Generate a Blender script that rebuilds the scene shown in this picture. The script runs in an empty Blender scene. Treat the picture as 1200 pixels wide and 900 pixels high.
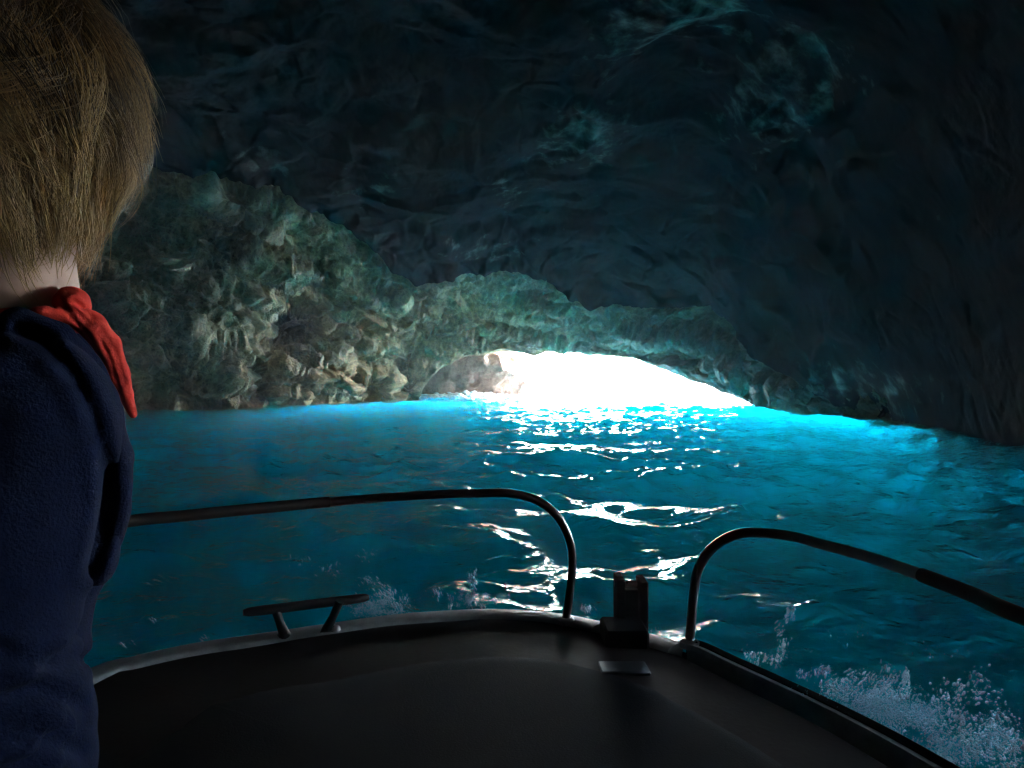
import bpy, math, numpy as np
from math import radians as R

C = bpy.context.scene.collection
SC = bpy.context.scene
rng = np.random.default_rng(7)

# ------------------------------------------------------------------ camera
F_PX, CX, HY, EYE = 857.0, 600.0, 442.0, 1.5      # focal length in photo pixels, centre column, horizon row, eye height
cam = bpy.data.cameras.new('camera')
cam_o = bpy.data.objects.new('camera', cam)
C.objects.link(cam_o)
cam.sensor_width = 36.0
cam.lens = F_PX / 1200 * 36.0
cam.shift_y = -8.0 / 1200
cam.clip_start, cam.clip_end = 0.05, 8000
cam_o.location = (0, 0, EYE)
cam_o.rotation_euler = (R(90), 0, 0)
SC.camera = cam_o

# ------------------------------------------------------------------ sky, sun, exposure
SUN_EL, SUN_AZ = 33.0, 50.0                        # azimuth clockwise from +Y (the way we look)
w = bpy.data.worlds.new('World'); SC.world = w; w.use_nodes = True
wn = w.node_tree.nodes; wl = w.node_tree.links
for n in list(wn): wn.remove(n)
sky = wn.new('ShaderNodeTexSky'); sky.sky_type = 'NISHITA'; sky.sun_disc = False
sky.sun_elevation = R(SUN_EL); sky.sun_rotation = R(SUN_AZ); sky.dust_density = .25; sky.ozone_density = 1.5
bg = wn.new('ShaderNodeBackground'); bg.inputs['Strength'].default_value = 0.15
wo = wn.new('ShaderNodeOutputWorld')
wl.new(sky.outputs[0], bg.inputs[0]); wl.new(bg.outputs[0], wo.inputs[0])
sun = bpy.data.lights.new('sun', 'SUN'); sun.energy = 5.0; sun.angle = R(0.5); sun.color = (1.0, 0.95, 0.88)
sun_o = bpy.data.objects.new('sun', sun); C.objects.link(sun_o)
from mathutils import Vector
sd = Vector((math.cos(R(SUN_EL)) * math.sin(R(SUN_AZ)), math.cos(R(SUN_EL)) * math.cos(R(SUN_AZ)), math.sin(R(SUN_EL))))
sun_o.rotation_euler = sd.to_track_quat('Z', 'Y').to_euler()
sun_o.location = (60, 0, 60)

SC.view_settings.view_transform = 'Standard'
SC.view_settings.look = 'None'
SC.view_settings.gamma = 1.0
SC.view_settings.exposure = 5.95
SC.render.engine = 'CYCLES'
cy = SC.cycles
cy.use_denoising = True
try: cy.denoiser = 'OPENIMAGEDENOISE'
except Exception: pass
cy.max_bounces = 14; cy.diffuse_bounces = 5; cy.glossy_bounces = 4; cy.transmission_bounces = 6
cy.transparent_max_bounces = 12; cy.volume_bounces = 8
cy.sample_clamp_indirect = 4.0
cy.caustics_reflective = True; cy.caustics_refractive = True
cy.blur_glossy = 0.2
cy.use_adaptive_sampling = False

# ------------------------------------------------------------------ numeric helpers
def at(x, y, Y):
    """photo pixel + distance along the view axis -> world point"""
    return np.array([(x - CX) / F_PX * Y, Y, EYE + (HY - y) / F_PX * Y])

_p = rng.permutation(256); PERM = np.concatenate([_p, _p]).astype(np.int32)
_g = rng.normal(size=(256, 3)); GRAD = (_g / np.linalg.norm(_g, axis=1)[:, None]).astype(np.float32)
CELL = rng.random((256, 3)).astype(np.float32)

def _h(i, j, k):
    return PERM[(PERM[(PERM[i & 255] + j) & 255] + k) & 255]

def perlin(P):
    P = np.asarray(P, np.float32)
    I = np.floor(P).astype(np.int32); f = P - I
    u = f * f * f * (f * (f * 6 - 15) + 10)
    out = 0
    for dx in (0, 1):
        wx = u[..., 0] if dx else 1 - u[..., 0]
        for dy in (0, 1):
            wy = u[..., 1] if dy else 1 - u[..., 1]
            for dz in (0, 1):
                wz = u[..., 2] if dz else 1 - u[..., 2]
                g = GRAD[_h(I[..., 0] + dx, I[..., 1] + dy, I[..., 2] + dz)]
                d = f - np.array([dx, dy, dz], np.float32)
                out = out + wx * wy * wz * (g * d).sum(-1)
    return out * 1.5

def fbm(P, octv=4, gain=0.5):
    s, a, q = 0, 1.0, np.asarray(P, np.float32)
    for o in range(octv):
        s = s + a * perlin(q); q = q * 2.03 + 17.3; a *= gain
    return s

def ridged(P, octv=4, gain=0.5):
    s, a, q = 0, 1.0, np.asarray(P, np.float32)
    for o in range(octv):
        s = s + a * (1 - 2 * np.abs(perlin(q))); q = q * 2.07 + 9.1; a *= gain
    return s

def worley(P):
    P = np.asarray(P, np.float32)
    I = np.floor(P).astype(np.int32); f = P - I
    f1 = np.full(P.shape[:-1], 9.0, np.float32); f2 = f1.copy(); idv = np.zeros(P.shape[:-1], np.float32)
    for dx in (-1, 0, 1):
        for dy in (-1, 0, 1):
            for dz in (-1, 0, 1):
                h = _h(I[..., 0] + dx, I[..., 1] + dy, I[..., 2] + dz)
                d = CELL[h] + np.array([dx, dy, dz], np.float32) - f
                d = np.sqrt((d * d).sum(-1))
                m = d < f1
                f2 = np.where(m, f1, np.minimum(f2, d)); idv = np.where(m, CELL[h][..., 0], idv); f1 = np.where(m, d, f1)
    return f1, f2, idv

def smooth(a, b, x):
    t = np.clip((x - a) / (b - a), 0, 1); return t * t * (3 - 2 * t)

class Rbf:
    """linear radial basis through control points on the unit sphere of directions"""
    def __init__(self, D, v):
        self.D = D / np.linalg.norm(D, axis=1)[:, None]; self.m = v.mean()
        A = np.linalg.norm(self.D[:, None] - self.D[None], axis=2)
        self.w = np.linalg.solve(A + 1e-6 * np.eye(len(A)), v - self.m)
    def __call__(self, Q):
        sh = Q.shape[:-1]; Q = Q.reshape(-1, 3); out = np.empty(len(Q))
        for s in range(0, len(Q), 40000):
            q = Q[s:s + 40000]
            out[s:s + 40000] = np.linalg.norm(q[:, None] - self.D[None], axis=2) @ self.w + self.m
        return out.reshape(sh)

def direc(az, el):
    return np.stack([np.sin(az) * np.cos(el), np.cos(az) * np.cos(el), np.sin(el)], -1)

def px_az(x): return np.arctan((np.asarray(x, float) - CX) / F_PX)
def px_el(x, y): return np.arctan((HY - np.asarray(y, float)) / F_PX * np.cos(px_az(x)))

# ------------------------------------------------------------------ mesh helpers
def raw_mesh(name, V, Q, mat, parent=None, flat=False, link=True):
    V = np.asarray(V, np.float32); Q = np.asarray(Q, np.int32)
    me = bpy.data.meshes.new(name); n = Q.shape[1]
    me.vertices.add(len(V)); me.vertices.foreach_set('co', V.ravel())
    me.loops.add(Q.size); me.loops.foreach_set('vertex_index', Q.ravel())
    me.polygons.add(len(Q)); me.polygons.foreach_set('loop_start', np.arange(0, Q.size, n, dtype=np.int32))
    me.update(calc_edges=True); me.validate()
    if not flat: me.polygons.foreach_set('use_smooth', np.ones(len(me.polygons), bool))
    for m in (mat if isinstance(mat, (list, tuple)) else [mat]): me.materials.append(m)
    o = bpy.data.objects.new(name, me)
    if link: C.objects.link(o)
    if parent: o.parent = parent
    return o

def grid_quads(nr, nc, wrap=False, flip=False):
    i = np.arange(nr * nc).reshape(nr, nc)
    if wrap: i = np.concatenate([i, i[:, :1]], 1)
    a, b, c, d = i[:-1, :-1], i[:-1, 1:], i[1:, 1:], i[1:, :-1]
    q = np.stack([a, b, c, d] if not flip else [a, d, c, b], -1)
    return q.reshape(-1, 4)

def grid_normals(P):
    du = np.gradient(P, axis=1); dv = np.gradient(P, axis=0)
    n = np.cross(du, dv); return n / (np.linalg.norm(n, axis=-1, keepdims=True) + 1e-9)

def add_color(o, name, col):
    a = o.data.attributes.new(name, 'FLOAT_COLOR', 'POINT')
    c = np.ones((len(col), 4), np.float32); c[:, :col.shape[1]] = col
    a.data.foreach_set('color', c.ravel())

class MB:
    """collects shapes, links them as one mesh object"""
    def __init__(s): s.v = []; s.f = []; s.n = 0
    def add(s, V, Fs):
        s.v.append(np.asarray(V, float)); s.f += [[i + s.n for i in f] for f in Fs]; s.n += len(V)
    def box(s, ctr, half, rot=None, bev=0.0):
        h = np.array(half, float); b = min(bev, h.min() * .9)
        V = []
        for z in (-1, 1):
            for (ix, iy) in ((-1, -1), (1, -1), (1, 1), (-1, 1)): V.append((ix, iy, z))
        V = np.array(V, float)
        if b <= 0:
            P = V * h; Fs = [(0, 3, 2, 1), (4, 5, 6, 7), (0, 1, 5, 4), (1, 2, 6, 5), (2, 3, 7, 6), (3, 0, 4, 7)]
        else:                                              # bevelled: three verts a corner
            P = []
            for v in V:
                for ax in range(3):
                    q = v * h; 
                    for k in range(3):
                        if k != ax: q[k] -= v[k] * b
                    P.append(q)
            P = np.array(P)
            idx = lambda c, ax: c * 3 + ax
            Fs = []
            faces = [((0, 3, 2, 1), 2), ((4, 5, 6, 7), 2), ((0, 1, 5, 4), 1), ((1, 2, 6, 5), 0), ((2, 3, 7, 6), 1), ((3, 0, 4, 7), 0)]
            for q, ax in faces: Fs.append([idx(c, ax) for c in q])
            for a, c in ((0, 1), (1, 2), (2, 3), (3, 0), (4, 5), (5, 6), (6, 7), (7, 4), (0, 4), (1, 5), (2, 6), (3, 7)):
                along = [k for k in range(3) if V[a][k] != V[c][k]][0]
                o1, o2 = [k for k in range(3) if k != along]
                Fs.append([idx(a, o1), idx(c, o1), idx(c, o2), idx(a, o2)])
            for c in range(8): Fs.append([idx(c, 0), idx(c, 1), idx(c, 2)])
        if rot is not None: P = P @ np.array(rot).T
        s.add(P + np.array(ctr, float), Fs)
    def tube(s, pts, rad, seg=14, caps=True):
        pts = np.asarray(pts, float); n = len(pts)
        rad = np.full(n, rad) if np.isscalar(rad) else np.asarray(rad, float)
        T = np.gradient(pts, axis=0); T /= np.linalg.norm(T, axis=1)[:, None]
        up = np.array([0, 0, 1.0]) if abs(T[0][2]) < .9 else np.array([1.0, 0, 0])
        u = np.cross(T[0], up); u /= np.linalg.norm(u); V = []
        for i in range(n):
            u = u - T[i] * (u @ T[i]); u /= np.linalg.norm(u); v = np.cross(T[i], u)
            a = np.linspace(0, 2 * np.pi, seg, endpoint=False)
            V.append(pts[i] + rad[i] * (np.cos(a)[:, None] * u + np.sin(a)[:, None] * v))
        Fs = [[i * seg + j, i * seg + (j + 1) % seg, (i + 1) * seg + (j + 1) % seg, (i + 1) * seg + j] for i in range(n - 1) for j in range(seg)]
        if caps: Fs += [list(range(seg))[::-1], [(n - 1) * seg + j for j in range(seg)]]
        s.add(np.concatenate(V), Fs)
    def build(s, name, mat, parent=None, smooth_angle=40):
        me = bpy.data.meshes.new(name)
        me.from_pydata(np.concatenate(s.v).tolist(), [], s.f); me.update()
        import bmesh
        bm = bmesh.new(); bm.from_mesh(me); bmesh.ops.recalc_face_normals(bm, faces=bm.faces); bm.to_mesh(me); bm.free()
        me.polygons.foreach_set('use_smooth', np.ones(len(me.polygons), bool))
        me.set_sharp_from_angle(angle=R(smooth_angle))
        me.materials.append(mat)
        o = bpy.data.objects.new(name, me); C.objects.link(o)
        if parent: o.parent = parent
        return o

def catmull(pts, n=12):
    P = np.asarray(pts, float); P = np.vstack([2 * P[0] - P[1], P, 2 * P[-1] - P[-2]]); out = []
    for i in range(1, len(P) - 2):
        for t in np.linspace(0, 1, n, endpoint=False):
            a, b, c, d = P[i - 1], P[i], P[i + 1], P[i + 2]
            out.append(.5 * ((2 * b) + (c - a) * t + (2 * a - 5 * b + 4 * c - d) * t * t + (3 * b - a - 3 * c + d) * t ** 3))
    out.append(P[-2]); return np.array(out)

def surface_nets(f, origin, h):
    s = f < 0; nx, ny, nz = f.shape
    cs = np.zeros((nx - 1, ny - 1, nz - 1), np.int8)
    for a in (0, 1):
        for b in (0, 1):
            for c in (0, 1): cs += s[a:nx - 1 + a, b:ny - 1 + b, c:nz - 1 + c]
    act = (cs > 0) & (cs < 8)
    idx = np.full(act.shape, -1, np.int64); ijk = np.argwhere(act); idx[act] = np.arange(len(ijk))
    acc = np.zeros((len(ijk), 3)); cnt = np.zeros(len(ijk)); i, j, k = ijk.T
    cor = [(a, b, c) for a in (0, 1) for b in (0, 1) for c in (0, 1)]
    for p in cor:
        for ax in range(3):
            if p[ax] == 0:
                q = list(p); q[ax] = 1
                f0 = f[i + p[0], j + p[1], k + p[2]]; f1 = f[i + q[0], j + q[1], k + q[2]]
                m = (f0 < 0) != (f1 < 0); t = np.where(m, f0 / np.where(m, f0 - f1, 1), 0)
                pos = np.tile(np.array(p, float), (len(ijk), 1)); pos[:, ax] = t
                acc += pos * m[:, None]; cnt += m
    V = (ijk + acc / cnt[:, None]) * h + np.array(origin)
    quads = []
    for ax in range(3):
        o1, o2 = [(1, 2), (2, 0), (0, 1)][ax]
        sl0 = [slice(None)] * 3; sl1 = [slice(None)] * 3; sl0[ax] = slice(0, -1); sl1[ax] = slice(1, None)
        d = s[tuple(sl0)].astype(np.int8) - s[tuple(sl1)].astype(np.int8)
        e = np.argwhere(d != 0); e = e[(e[:, o1] > 0) & (e[:, o2] > 0) & (e[:, o1] < f.shape[o1] - 1) & (e[:, o2] < f.shape[o2] - 1)]
        sg = d[tuple(e.T)]
        def cell(a, b):
            q = e.copy(); q[:, o1] -= a; q[:, o2] -= b; return idx[tuple(q.T)]
        q = np.stack([cell(1, 1), cell(0, 1), cell(0, 0), cell(1, 0)], 1)
        q[sg < 0] = q[sg < 0][:, ::-1]; quads.append(q)
    return V, np.concatenate(quads)

def smin(a, b, k):
    h = np.clip(.5 + .5 * (b - a) / k, 0, 1); return b * (1 - h) + a * h - k * h * (1 - h)
def cone(P, a, b, ra, rb):
    a = np.asarray(a, float); b = np.asarray(b, float); ab = b - a
    t = np.clip(((P - a) @ ab) / (ab @ ab), 0, 1)
    return np.linalg.norm(P - a - t[..., None] * ab, axis=-1) - (ra + (rb - ra) * t)
def ellip(P, c, r, ax=None):
    q = P - np.asarray(c, float)
    if ax is not None: q = q @ np.array(ax).T
    r = np.asarray(r, float); k0 = np.linalg.norm(q / r, axis=-1); k1 = np.linalg.norm(q / (r * r), axis=-1) + 1e-9
    return k0 * (k0 - 1) / k1
def polyline_d(P, pts):
    best = None
    for a, b in zip(pts[:-1], pts[1:]):
        d = cone(P, a, b, 0, 0); best = d if best is None else np.minimum(best, d)
    return best
def sdf_mesh(name, fn, lo, hi, h, mat, parent=None):
    lo = np.array(lo, float); hi = np.array(hi, float); n = np.ceil((hi - lo) / h).astype(int) + 1
    g = np.stack(np.meshgrid(*[lo[a] + np.arange(n[a]) * h for a in range(3)], indexing='ij'), -1)
    f = fn(g.reshape(-1, 3)).reshape(g.shape[:3])
    V, Q = surface_nets(f, lo, h)
    return raw_mesh(name, V, Q, mat, parent)

# ------------------------------------------------------------------ scene bookkeeping
def tag(o, label, cat, group=None, kind=None):
    o['label'] = label; o['category'] = cat
    if group: o['group'] = group
    if kind: o['kind'] = kind
    return o
def struct(o): o['kind'] = 'structure'; return o
def empty(name, loc):
    o = bpy.data.objects.new(name, None); o.location = loc; o.empty_display_size = .1; C.objects.link(o); return o
def adopt(o, parent):
    o.parent = parent; o.matrix_parent_inverse = parent.matrix_world.inverted() if False else __import__('mathutils').Matrix.Translation(-Vector(parent.location)); return o

# ------------------------------------------------------------------ materials
class NT:
    def __init__(s, name):
        s.m = bpy.data.materials.new(name); s.m.use_nodes = True; s.t = s.m.node_tree
        for n in list(s.t.nodes): s.t.nodes.remove(n)
        s.out = s.t.nodes.new('ShaderNodeOutputMaterial')
    def n(s, typ, ins=None, **kw):
        nd = s.t.nodes.new('ShaderNode' + typ)
        for k, v in kw.items(): setattr(nd, k, v)
        for k, v in (ins or {}).items():
            if isinstance(v, bpy.types.NodeSocket): s.t.links.new(v, nd.inputs[k])
            else: nd.inputs[k].default_value = v
        return nd
    def math(s, op, a, b=0.0, clamp=False):
        return s.n('Math', {0: a, 1: b}, operation=op, use_clamp=clamp).outputs[0]
    def mix(s, f, a, b, blend='MIX'):
        nd = s.n('Mix', {}, data_type='RGBA', blend_type=blend)
        for k, v in ((0, f), (6, a), (7, b)):
            if isinstance(v, bpy.types.NodeSocket): s.t.links.new(v, nd.inputs[k])
            else: nd.inputs[k].default_value = v if k == 0 else (tuple(v) + (1,))[:4]
        return nd.outputs[2]
    def ramp(s, f, stops):
        nd = s.n('ValToRGB', {0: f}); cr = nd.color_ramp
        while len(cr.elements) < len(stops): cr.elements.new(.5)
        for e, (p, c) in zip(cr.elements, stops):
            e.position = p; e.color = (tuple(c) + (1,))[:4] if not np.isscalar(c) else (c, c, c, 1)
        return nd.outputs[0]
    def noise(s, vec, scale, detail=4, rough=.55, dist=0.0):
        return s.n('TexNoise', {'Vector': vec, 'Scale': scale, 'Detail': detail, 'Roughness': rough, 'Distortion': dist}).outputs['Fac']
    def done(s, shader, vol=None):
        if shader is not None: s.t.links.new(shader, s.out.inputs['Surface'])
        if vol is not None: s.t.links.new(vol, s.out.inputs['Volume'])
        return s.m

def principled(name, col, rough=.5, metal=0.0, spec=.5, bump=0.0, bscale=40, var=0.0, vscale=6, coat=0.0):
    t = NT(name); co = t.n('TexCoord').outputs['Object']
    base = tuple(col) + (1,)
    ins = {'Base Color': base, 'Roughness': rough, 'Metallic': metal, 'Specular IOR Level': spec, 'Coat Weight': coat}
    if var:
        nz = t.noise(co, vscale, 6, .65)
        ins['Base Color'] = t.mix(t.ramp(nz, [(.3, 0), (.7, 1)]), [c * (1 - var) for c in col], [min(1, c * (1 + var)) for c in col])
        ins['Roughness'] = t.math('ADD', t.math('MULTIPLY', nz, .3), rough - .15)
    p = t.n('BsdfPrincipled', ins)
    if bump:
        b = t.n('Bump', {'Height': t.noise(co, bscale, 5, .6), 'Strength': bump, 'Distance': .01}); t.t.links.new(b.outputs[0], p.inputs['Normal'])
    return t.done(p.outputs[0])

def rock_material(name, wet=.3, bump_d=.12):
    """limestone: colour zones from the 'tint' attribute (bare, algae with teal light, iron stain, dark with shade), broken up by noise"""
    t = NT(name); co = t.n('TexCoord').outputs['Object']
    at_ = t.n('Attribute', attribute_name='tint'); sep = t.n('SeparateColor', {0: at_.outputs['Color']})
    n1 = t.noise(co, .55, 8, .68, .2); n2 = t.noise(co, 2.6, 8, .7); n3 = t.noise(co, 9, 6, .7)
    vo = t.n('TexVoronoi', {'Vector': co, 'Scale': 3.2, 'Randomness': 1.0}, feature='DISTANCE_TO_EDGE').outputs['Distance']
    base = t.mix(t.ramp(n2, [(.32, 0), (.68, 1)]), (.14, .105, .05), (.64, .53, .30))
    base = t.mix(t.ramp(n1, [(.42, 0), (.62, 1)]), base, (.20, .175, .13))
    algae = t.mix(t.ramp(n3, [(.35, 0), (.7, 1)]), (.025, .075, .05), (.12, .29, .19))
    stain = t.mix(t.ramp(n2, [(.35, 0), (.68, 1)]), (.16, .08, .035), (.52, .33, .15))
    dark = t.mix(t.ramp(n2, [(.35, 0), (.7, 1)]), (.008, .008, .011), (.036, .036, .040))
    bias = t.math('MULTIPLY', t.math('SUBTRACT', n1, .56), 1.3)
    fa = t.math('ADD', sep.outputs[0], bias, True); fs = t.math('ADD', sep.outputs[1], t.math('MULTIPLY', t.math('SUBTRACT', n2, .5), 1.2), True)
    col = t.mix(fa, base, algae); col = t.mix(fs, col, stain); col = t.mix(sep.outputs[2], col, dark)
    pits = t.ramp(n3, [(.30, .35), (.48, 1)]); col = t.mix(1.0, col, pits, 'MULTIPLY')
    hgt = t.math('ADD', t.math('MULTIPLY', n2, .6), t.math('MULTIPLY', n3, .35))
    hgt = t.math('ADD', hgt, t.math('MULTIPLY', t.ramp(vo, [(0, 0), (.12, 1)]), .12))
    bp = t.n('Bump', {'Height': hgt, 'Strength': .9, 'Distance': bump_d * 3})
    p = t.n('BsdfPrincipled', {'Base Color': col, 'Roughness': t.ramp(n3, [(.3, .45), (.7, .85)]), 'Specular IOR Level': wet, 'Normal': bp.outputs[0]})
    return t.done(p.outputs[0])

M_ROCK = rock_material('cave limestone')
t = NT('dark roof rock'); co = t.n('TexCoord').outputs['Object']  # the roof's dimness is put into its colour, far darker than the wall
sep = t.n('SeparateColor', {0: t.n('Attribute', attribute_name='tint').outputs['Color']})
n1 = t.noise(co, .9, 9, .62); n2 = t.noise(co, 3.2, 6, .6)
mpv = t.n('Mapping', {'Vector': co, 'Scale': (1.6, 1.6, .25)}).outputs[0]; n3 = t.noise(mpv, 1.3, 6, .6)
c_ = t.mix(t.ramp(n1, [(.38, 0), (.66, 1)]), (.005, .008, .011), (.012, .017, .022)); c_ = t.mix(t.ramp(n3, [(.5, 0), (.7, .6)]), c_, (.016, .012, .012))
n4 = t.noise(co, 1.7, 7, .6); pale = t.mix(t.ramp(n4, [(.35, 0), (.65, 1)]), (.035, .06, .055), (.15, .19, .17))  # paler tone paints the water's light on roof ledges
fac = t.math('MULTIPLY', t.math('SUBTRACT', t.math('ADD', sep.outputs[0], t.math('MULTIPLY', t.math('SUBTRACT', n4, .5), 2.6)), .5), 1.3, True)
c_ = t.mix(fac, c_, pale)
bp = t.n('Bump', {'Height': t.math('ADD', n2, t.math('MULTIPLY', n1, 2.0)), 'Strength': .6, 'Distance': .035})
M_ROOF = t.done(t.n('BsdfPrincipled', {'Base Color': c_, 'Roughness': .9, 'Specular IOR Level': 0.0, 'Normal': bp.outputs[0]}).outputs[0])
t = NT('sunlit limestone'); co = t.n('TexCoord').outputs['Object']
n1 = t.noise(co, .9, 8, .7, .5); n2 = t.noise(co, 5, 8, .72)
col = t.mix(t.ramp(n2, [(.3, 0), (.66, 1)]), (.19, .10, .062), (.58, .38, .285))
col = t.mix(t.ramp(n1, [(.42, 0), (.6, .7)]), col, (.18, .10, .07))
bp = t.n('Bump', {'Height': n2, 'Strength': .9, 'Distance': .3})
M_STACK = t.done(t.n('BsdfPrincipled', {'Base Color': col, 'Roughness': .85, 'Specular IOR Level': .25, 'Normal': bp.outputs[0]}).outputs[0])

def water_material(name, inside):
    t = NT(name); co = t.n('TexCoord').outputs['Object']
    mp = t.n('Mapping', {'Vector': co, 'Scale': (1.0, 1.25, 1.0)}).outputs[0]
    h = t.math('ADD', t.math('MULTIPLY', t.noise(mp, 2.4, 3, .55, .8), .085), t.math('ADD', t.math('MULTIPLY', t.noise(mp, 8, 2, .5, .4), .030), t.math('MULTIPLY', t.noise(mp, 21, 2, .5, .3), .007)))
    if not inside: h = t.math('ADD', h, t.math('MULTIPLY', t.noise(mp, .5, 3, .5, .5), .35))
    bp = t.n('Bump', {'Height': h, 'Strength': 1.0, 'Distance': 1.0}).outputs[0]
    fr = t.n('Fresnel', {'IOR': 1.333, 'Normal': bp}).outputs[0]
    gl = t.n('BsdfGlossy', {'Color': (1, 1, 1, 1), 'Roughness': .03, 'Normal': bp}).outputs[0]
    if inside: tr = t.n('BsdfRefraction', {'Color': (.6, .96, 1.0, 1), 'Roughness': .02, 'IOR': 1.333, 'Normal': bp}).outputs[0]
    else: tr = t.n('BsdfTransparent', {'Color': (.8, .98, 1.0, 1)}).outputs[0]
    return t.done(t.n('MixShader', {0: fr, 1: tr, 2: gl}).outputs[0])
M_WATER = water_material('cave water', True)
M_SEA = water_material('open sea water', False)

t = NT('pale sand'); co = t.n('TexCoord').outputs['Object']
nz = t.noise(co, .18, 6, .65, .7)
M_SAND = t.done(t.n('BsdfPrincipled', {'Base Color': t.mix(t.ramp(nz, [(.42, 0), (.6, 1)]), (.30, .30, .26), (.66, .64, .56)), 'Roughness': .95, 'Specular IOR Level': .1}).outputs[0])

M_GEL = principled('worn grey gelcoat', (.33, .34, .33), .5, var=.35, vscale=14, bump=.15, bscale=120)
M_DECK = principled('dark brown deck', (.020, .013, .012), .7, spec=.2, var=.3, vscale=9, bump=.1, bscale=60)
M_PAD = principled('dark navy deck pad', (.004, .005, .008), .85, spec=.1, var=.3, vscale=20, bump=.2, bscale=220)
M_HULL = principled('hull paint', (.05, .05, .06), .4)
M_RAIL = principled('tarnished steel rail', (.30, .29, .29), .28, metal=1.0)
M_SLEEVE = principled('black rail sleeve', (.02, .015, .014), .5, spec=.4)
M_STEEL = principled('brushed steel', (.55, .55, .55), .3, metal=1.0, var=.2, vscale=40)
M_BLACK = principled('black rubber', (.012, .012, .013), .55)
M_FITTING = principled('dull black fitting', (.010, .010, .011), .75, spec=.15)
M_KNIT = principled('navy fleece', (.006, .011, .034), .95, spec=.1, bump=.5, bscale=420, var=.25, vscale=90)
M_TROU = principled('dark trousers', (.02, .02, .03), .9)
M_SKIN = principled('skin', (.50, .33, .27), .55, spec=.3, var=.12, vscale=18)
M_SCARF = principled('red cotton', (.74, .06, .045), .8, spec=.2, bump=.25, bscale=260, var=.15, vscale=30)
M_GLINT_PLATE = principled('dull steel of added glint plate', (.17, .175, .18), .5, metal=1.0, var=.2, vscale=25)
t = NT('thrown water'); pb = t.n('BsdfPrincipled', {'Base Color': (.68, .91, 1.0, 1), 'Roughness': .2}).outputs[0]
M_SPRAY = t.done(t.n('MixShader', {0: .6, 1: pb, 2: t.n('BsdfTranslucent', {'Color': (.68, .91, 1.0, 1)}).outputs[0]}).outputs[0])
M_FOAM = principled('white foam', (.85, .88, .88), .8, spec=.2)
t = NT('light brown hair'); hi_ = t.n('HairInfo') if False else None
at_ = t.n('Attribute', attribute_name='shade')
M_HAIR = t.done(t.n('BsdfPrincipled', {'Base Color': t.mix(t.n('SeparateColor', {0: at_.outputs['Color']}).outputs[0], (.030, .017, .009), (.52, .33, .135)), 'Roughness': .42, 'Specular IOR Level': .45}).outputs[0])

# ================================================================== THE CAVE
vis = np.arange(px_az(-40), px_az(1245), 1.7 / F_PX * .82)
side = lambda a, b, s: np.arange(a, b, s)
AZ = np.concatenate([side(R(-180), R(-80), R(3.0)), side(R(-80), vis[0] - .004, R(.9)), vis, side(vis[-1] + .008, R(80), R(.9)), side(R(80), R(179), R(2.0))])
D = lambda l: np.array([[(x - CX) / F_PX, 1, (HY - y) / F_PX] for x, y, *_ in l])
def ctl(px_pts, ang_pts):
    d = D(px_pts); r = np.array([p[2] for p in px_pts]) * np.linalg.norm(d, axis=1)
    a = np.array(ang_pts, float)
    return Rbf(np.vstack([d / np.linalg.norm(d, axis=1)[:, None], direc(np.radians(a[:, 0]), np.radians(a[:, 1]))]), np.concatenate([r, a[:, 2]]))

near_r = ctl([(100, 170, 26), (200, 190, 27), (330, 213, 28), (400, 262, 30), (460, 322, 33), (560, 316, 36), (640, 318, 38), (690, 360, 38.5), (780, 362, 37), (850, 368, 34),
              (880, 410, 32), (940, 455, 29), (1030, 492, 25.7), (1100, 505, 20.4), (1200, 522, 16), (200, 100, 22), (330, 110, 22), (460, 200, 26.5), (560, 220, 28), (660, 220, 29), (560, 100, 22),
              (700, 110, 21), (780, 30, 17), (780, 60, 20), (960, 200, 21.5), (1000, 200, 18), (1010, 380, 22), (1100, 320, 17.5), (1200, 300, 13.5), (1200, 100, 12), (1000, 0, 14), (600, -50, 16), (200, -50, 16), (100, 50, 20)],
             [(0, 90, 10), (0, 60, 12), (-60, 30, 18), (-60, 5, 24), (-60, -5, 24), (-100, 0, 20), (-100, 40, 15), (180, 0, 18), (180, 40, 13), (60, 0, 8.5), (60, -15, 8.5), (60, 40, 9), (100, 0, 9), (100, -15, 9), (140, 0, 12), (100, 40, 9), (-140, 0, 19)])
far_r = ctl([(150, 483, 31), (150, 400, 30), (150, 300, 30.5), (150, 180, 29), (250, 475, 35.5), (250, 380, 33), (250, 250, 32), (320, 475, 39), (325, 405, 38.5), (345, 370, 40), (310, 320, 35), (280, 235, 33), (320, 225, 33), (360, 465, 40), (350, 405, 37.5),
             (390, 300, 37), (410, 350, 41), (450, 468, 46), (430, 400, 42), (430, 430, 44), (480, 470, 48.5), (500, 345, 41), (540, 318, 38.5), (600, 312, 38.5), (660, 340, 40.5), (560, 350, 44.5), (610, 355, 45), (530, 400, 46), (600, 385, 47), (580, 412, 47.5), (640, 360, 43), (700, 400, 46), (700, 362, 42),
             (740, 417, 45.5), (780, 428, 43.5), (780, 368, 41.5), (830, 447, 40), (850, 375, 38.5), (900, 478, 35.7), (885, 420, 36), (960, 487, 30), (940, 462, 31), (1040, 495, 26.5), (1040, 462, 26.5), (0, 485, 27), (0, 300, 26), (0, 150, 26),
             (500, 150, 36), (700, 150, 36), (900, 200, 33), (900, 330, 38)],
            [(0, 90, 15), (0, 45, 20), (-60, 30, 23), (-60, 5, 26), (-60, -5, 26), (-100, 0, 24), (-100, 40, 20), (180, 0, 22), (180, 40, 18), (60, 0, 11), (60, -15, 11), (60, 40, 14), (40, 10, 19), (40, -6, 17.5), (100, 0, 12), (100, -15, 12), (140, 0, 16), (100, 40, 14), (-140, 0, 23), (36, 30, 18), (-30, 35, 22)])

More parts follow.
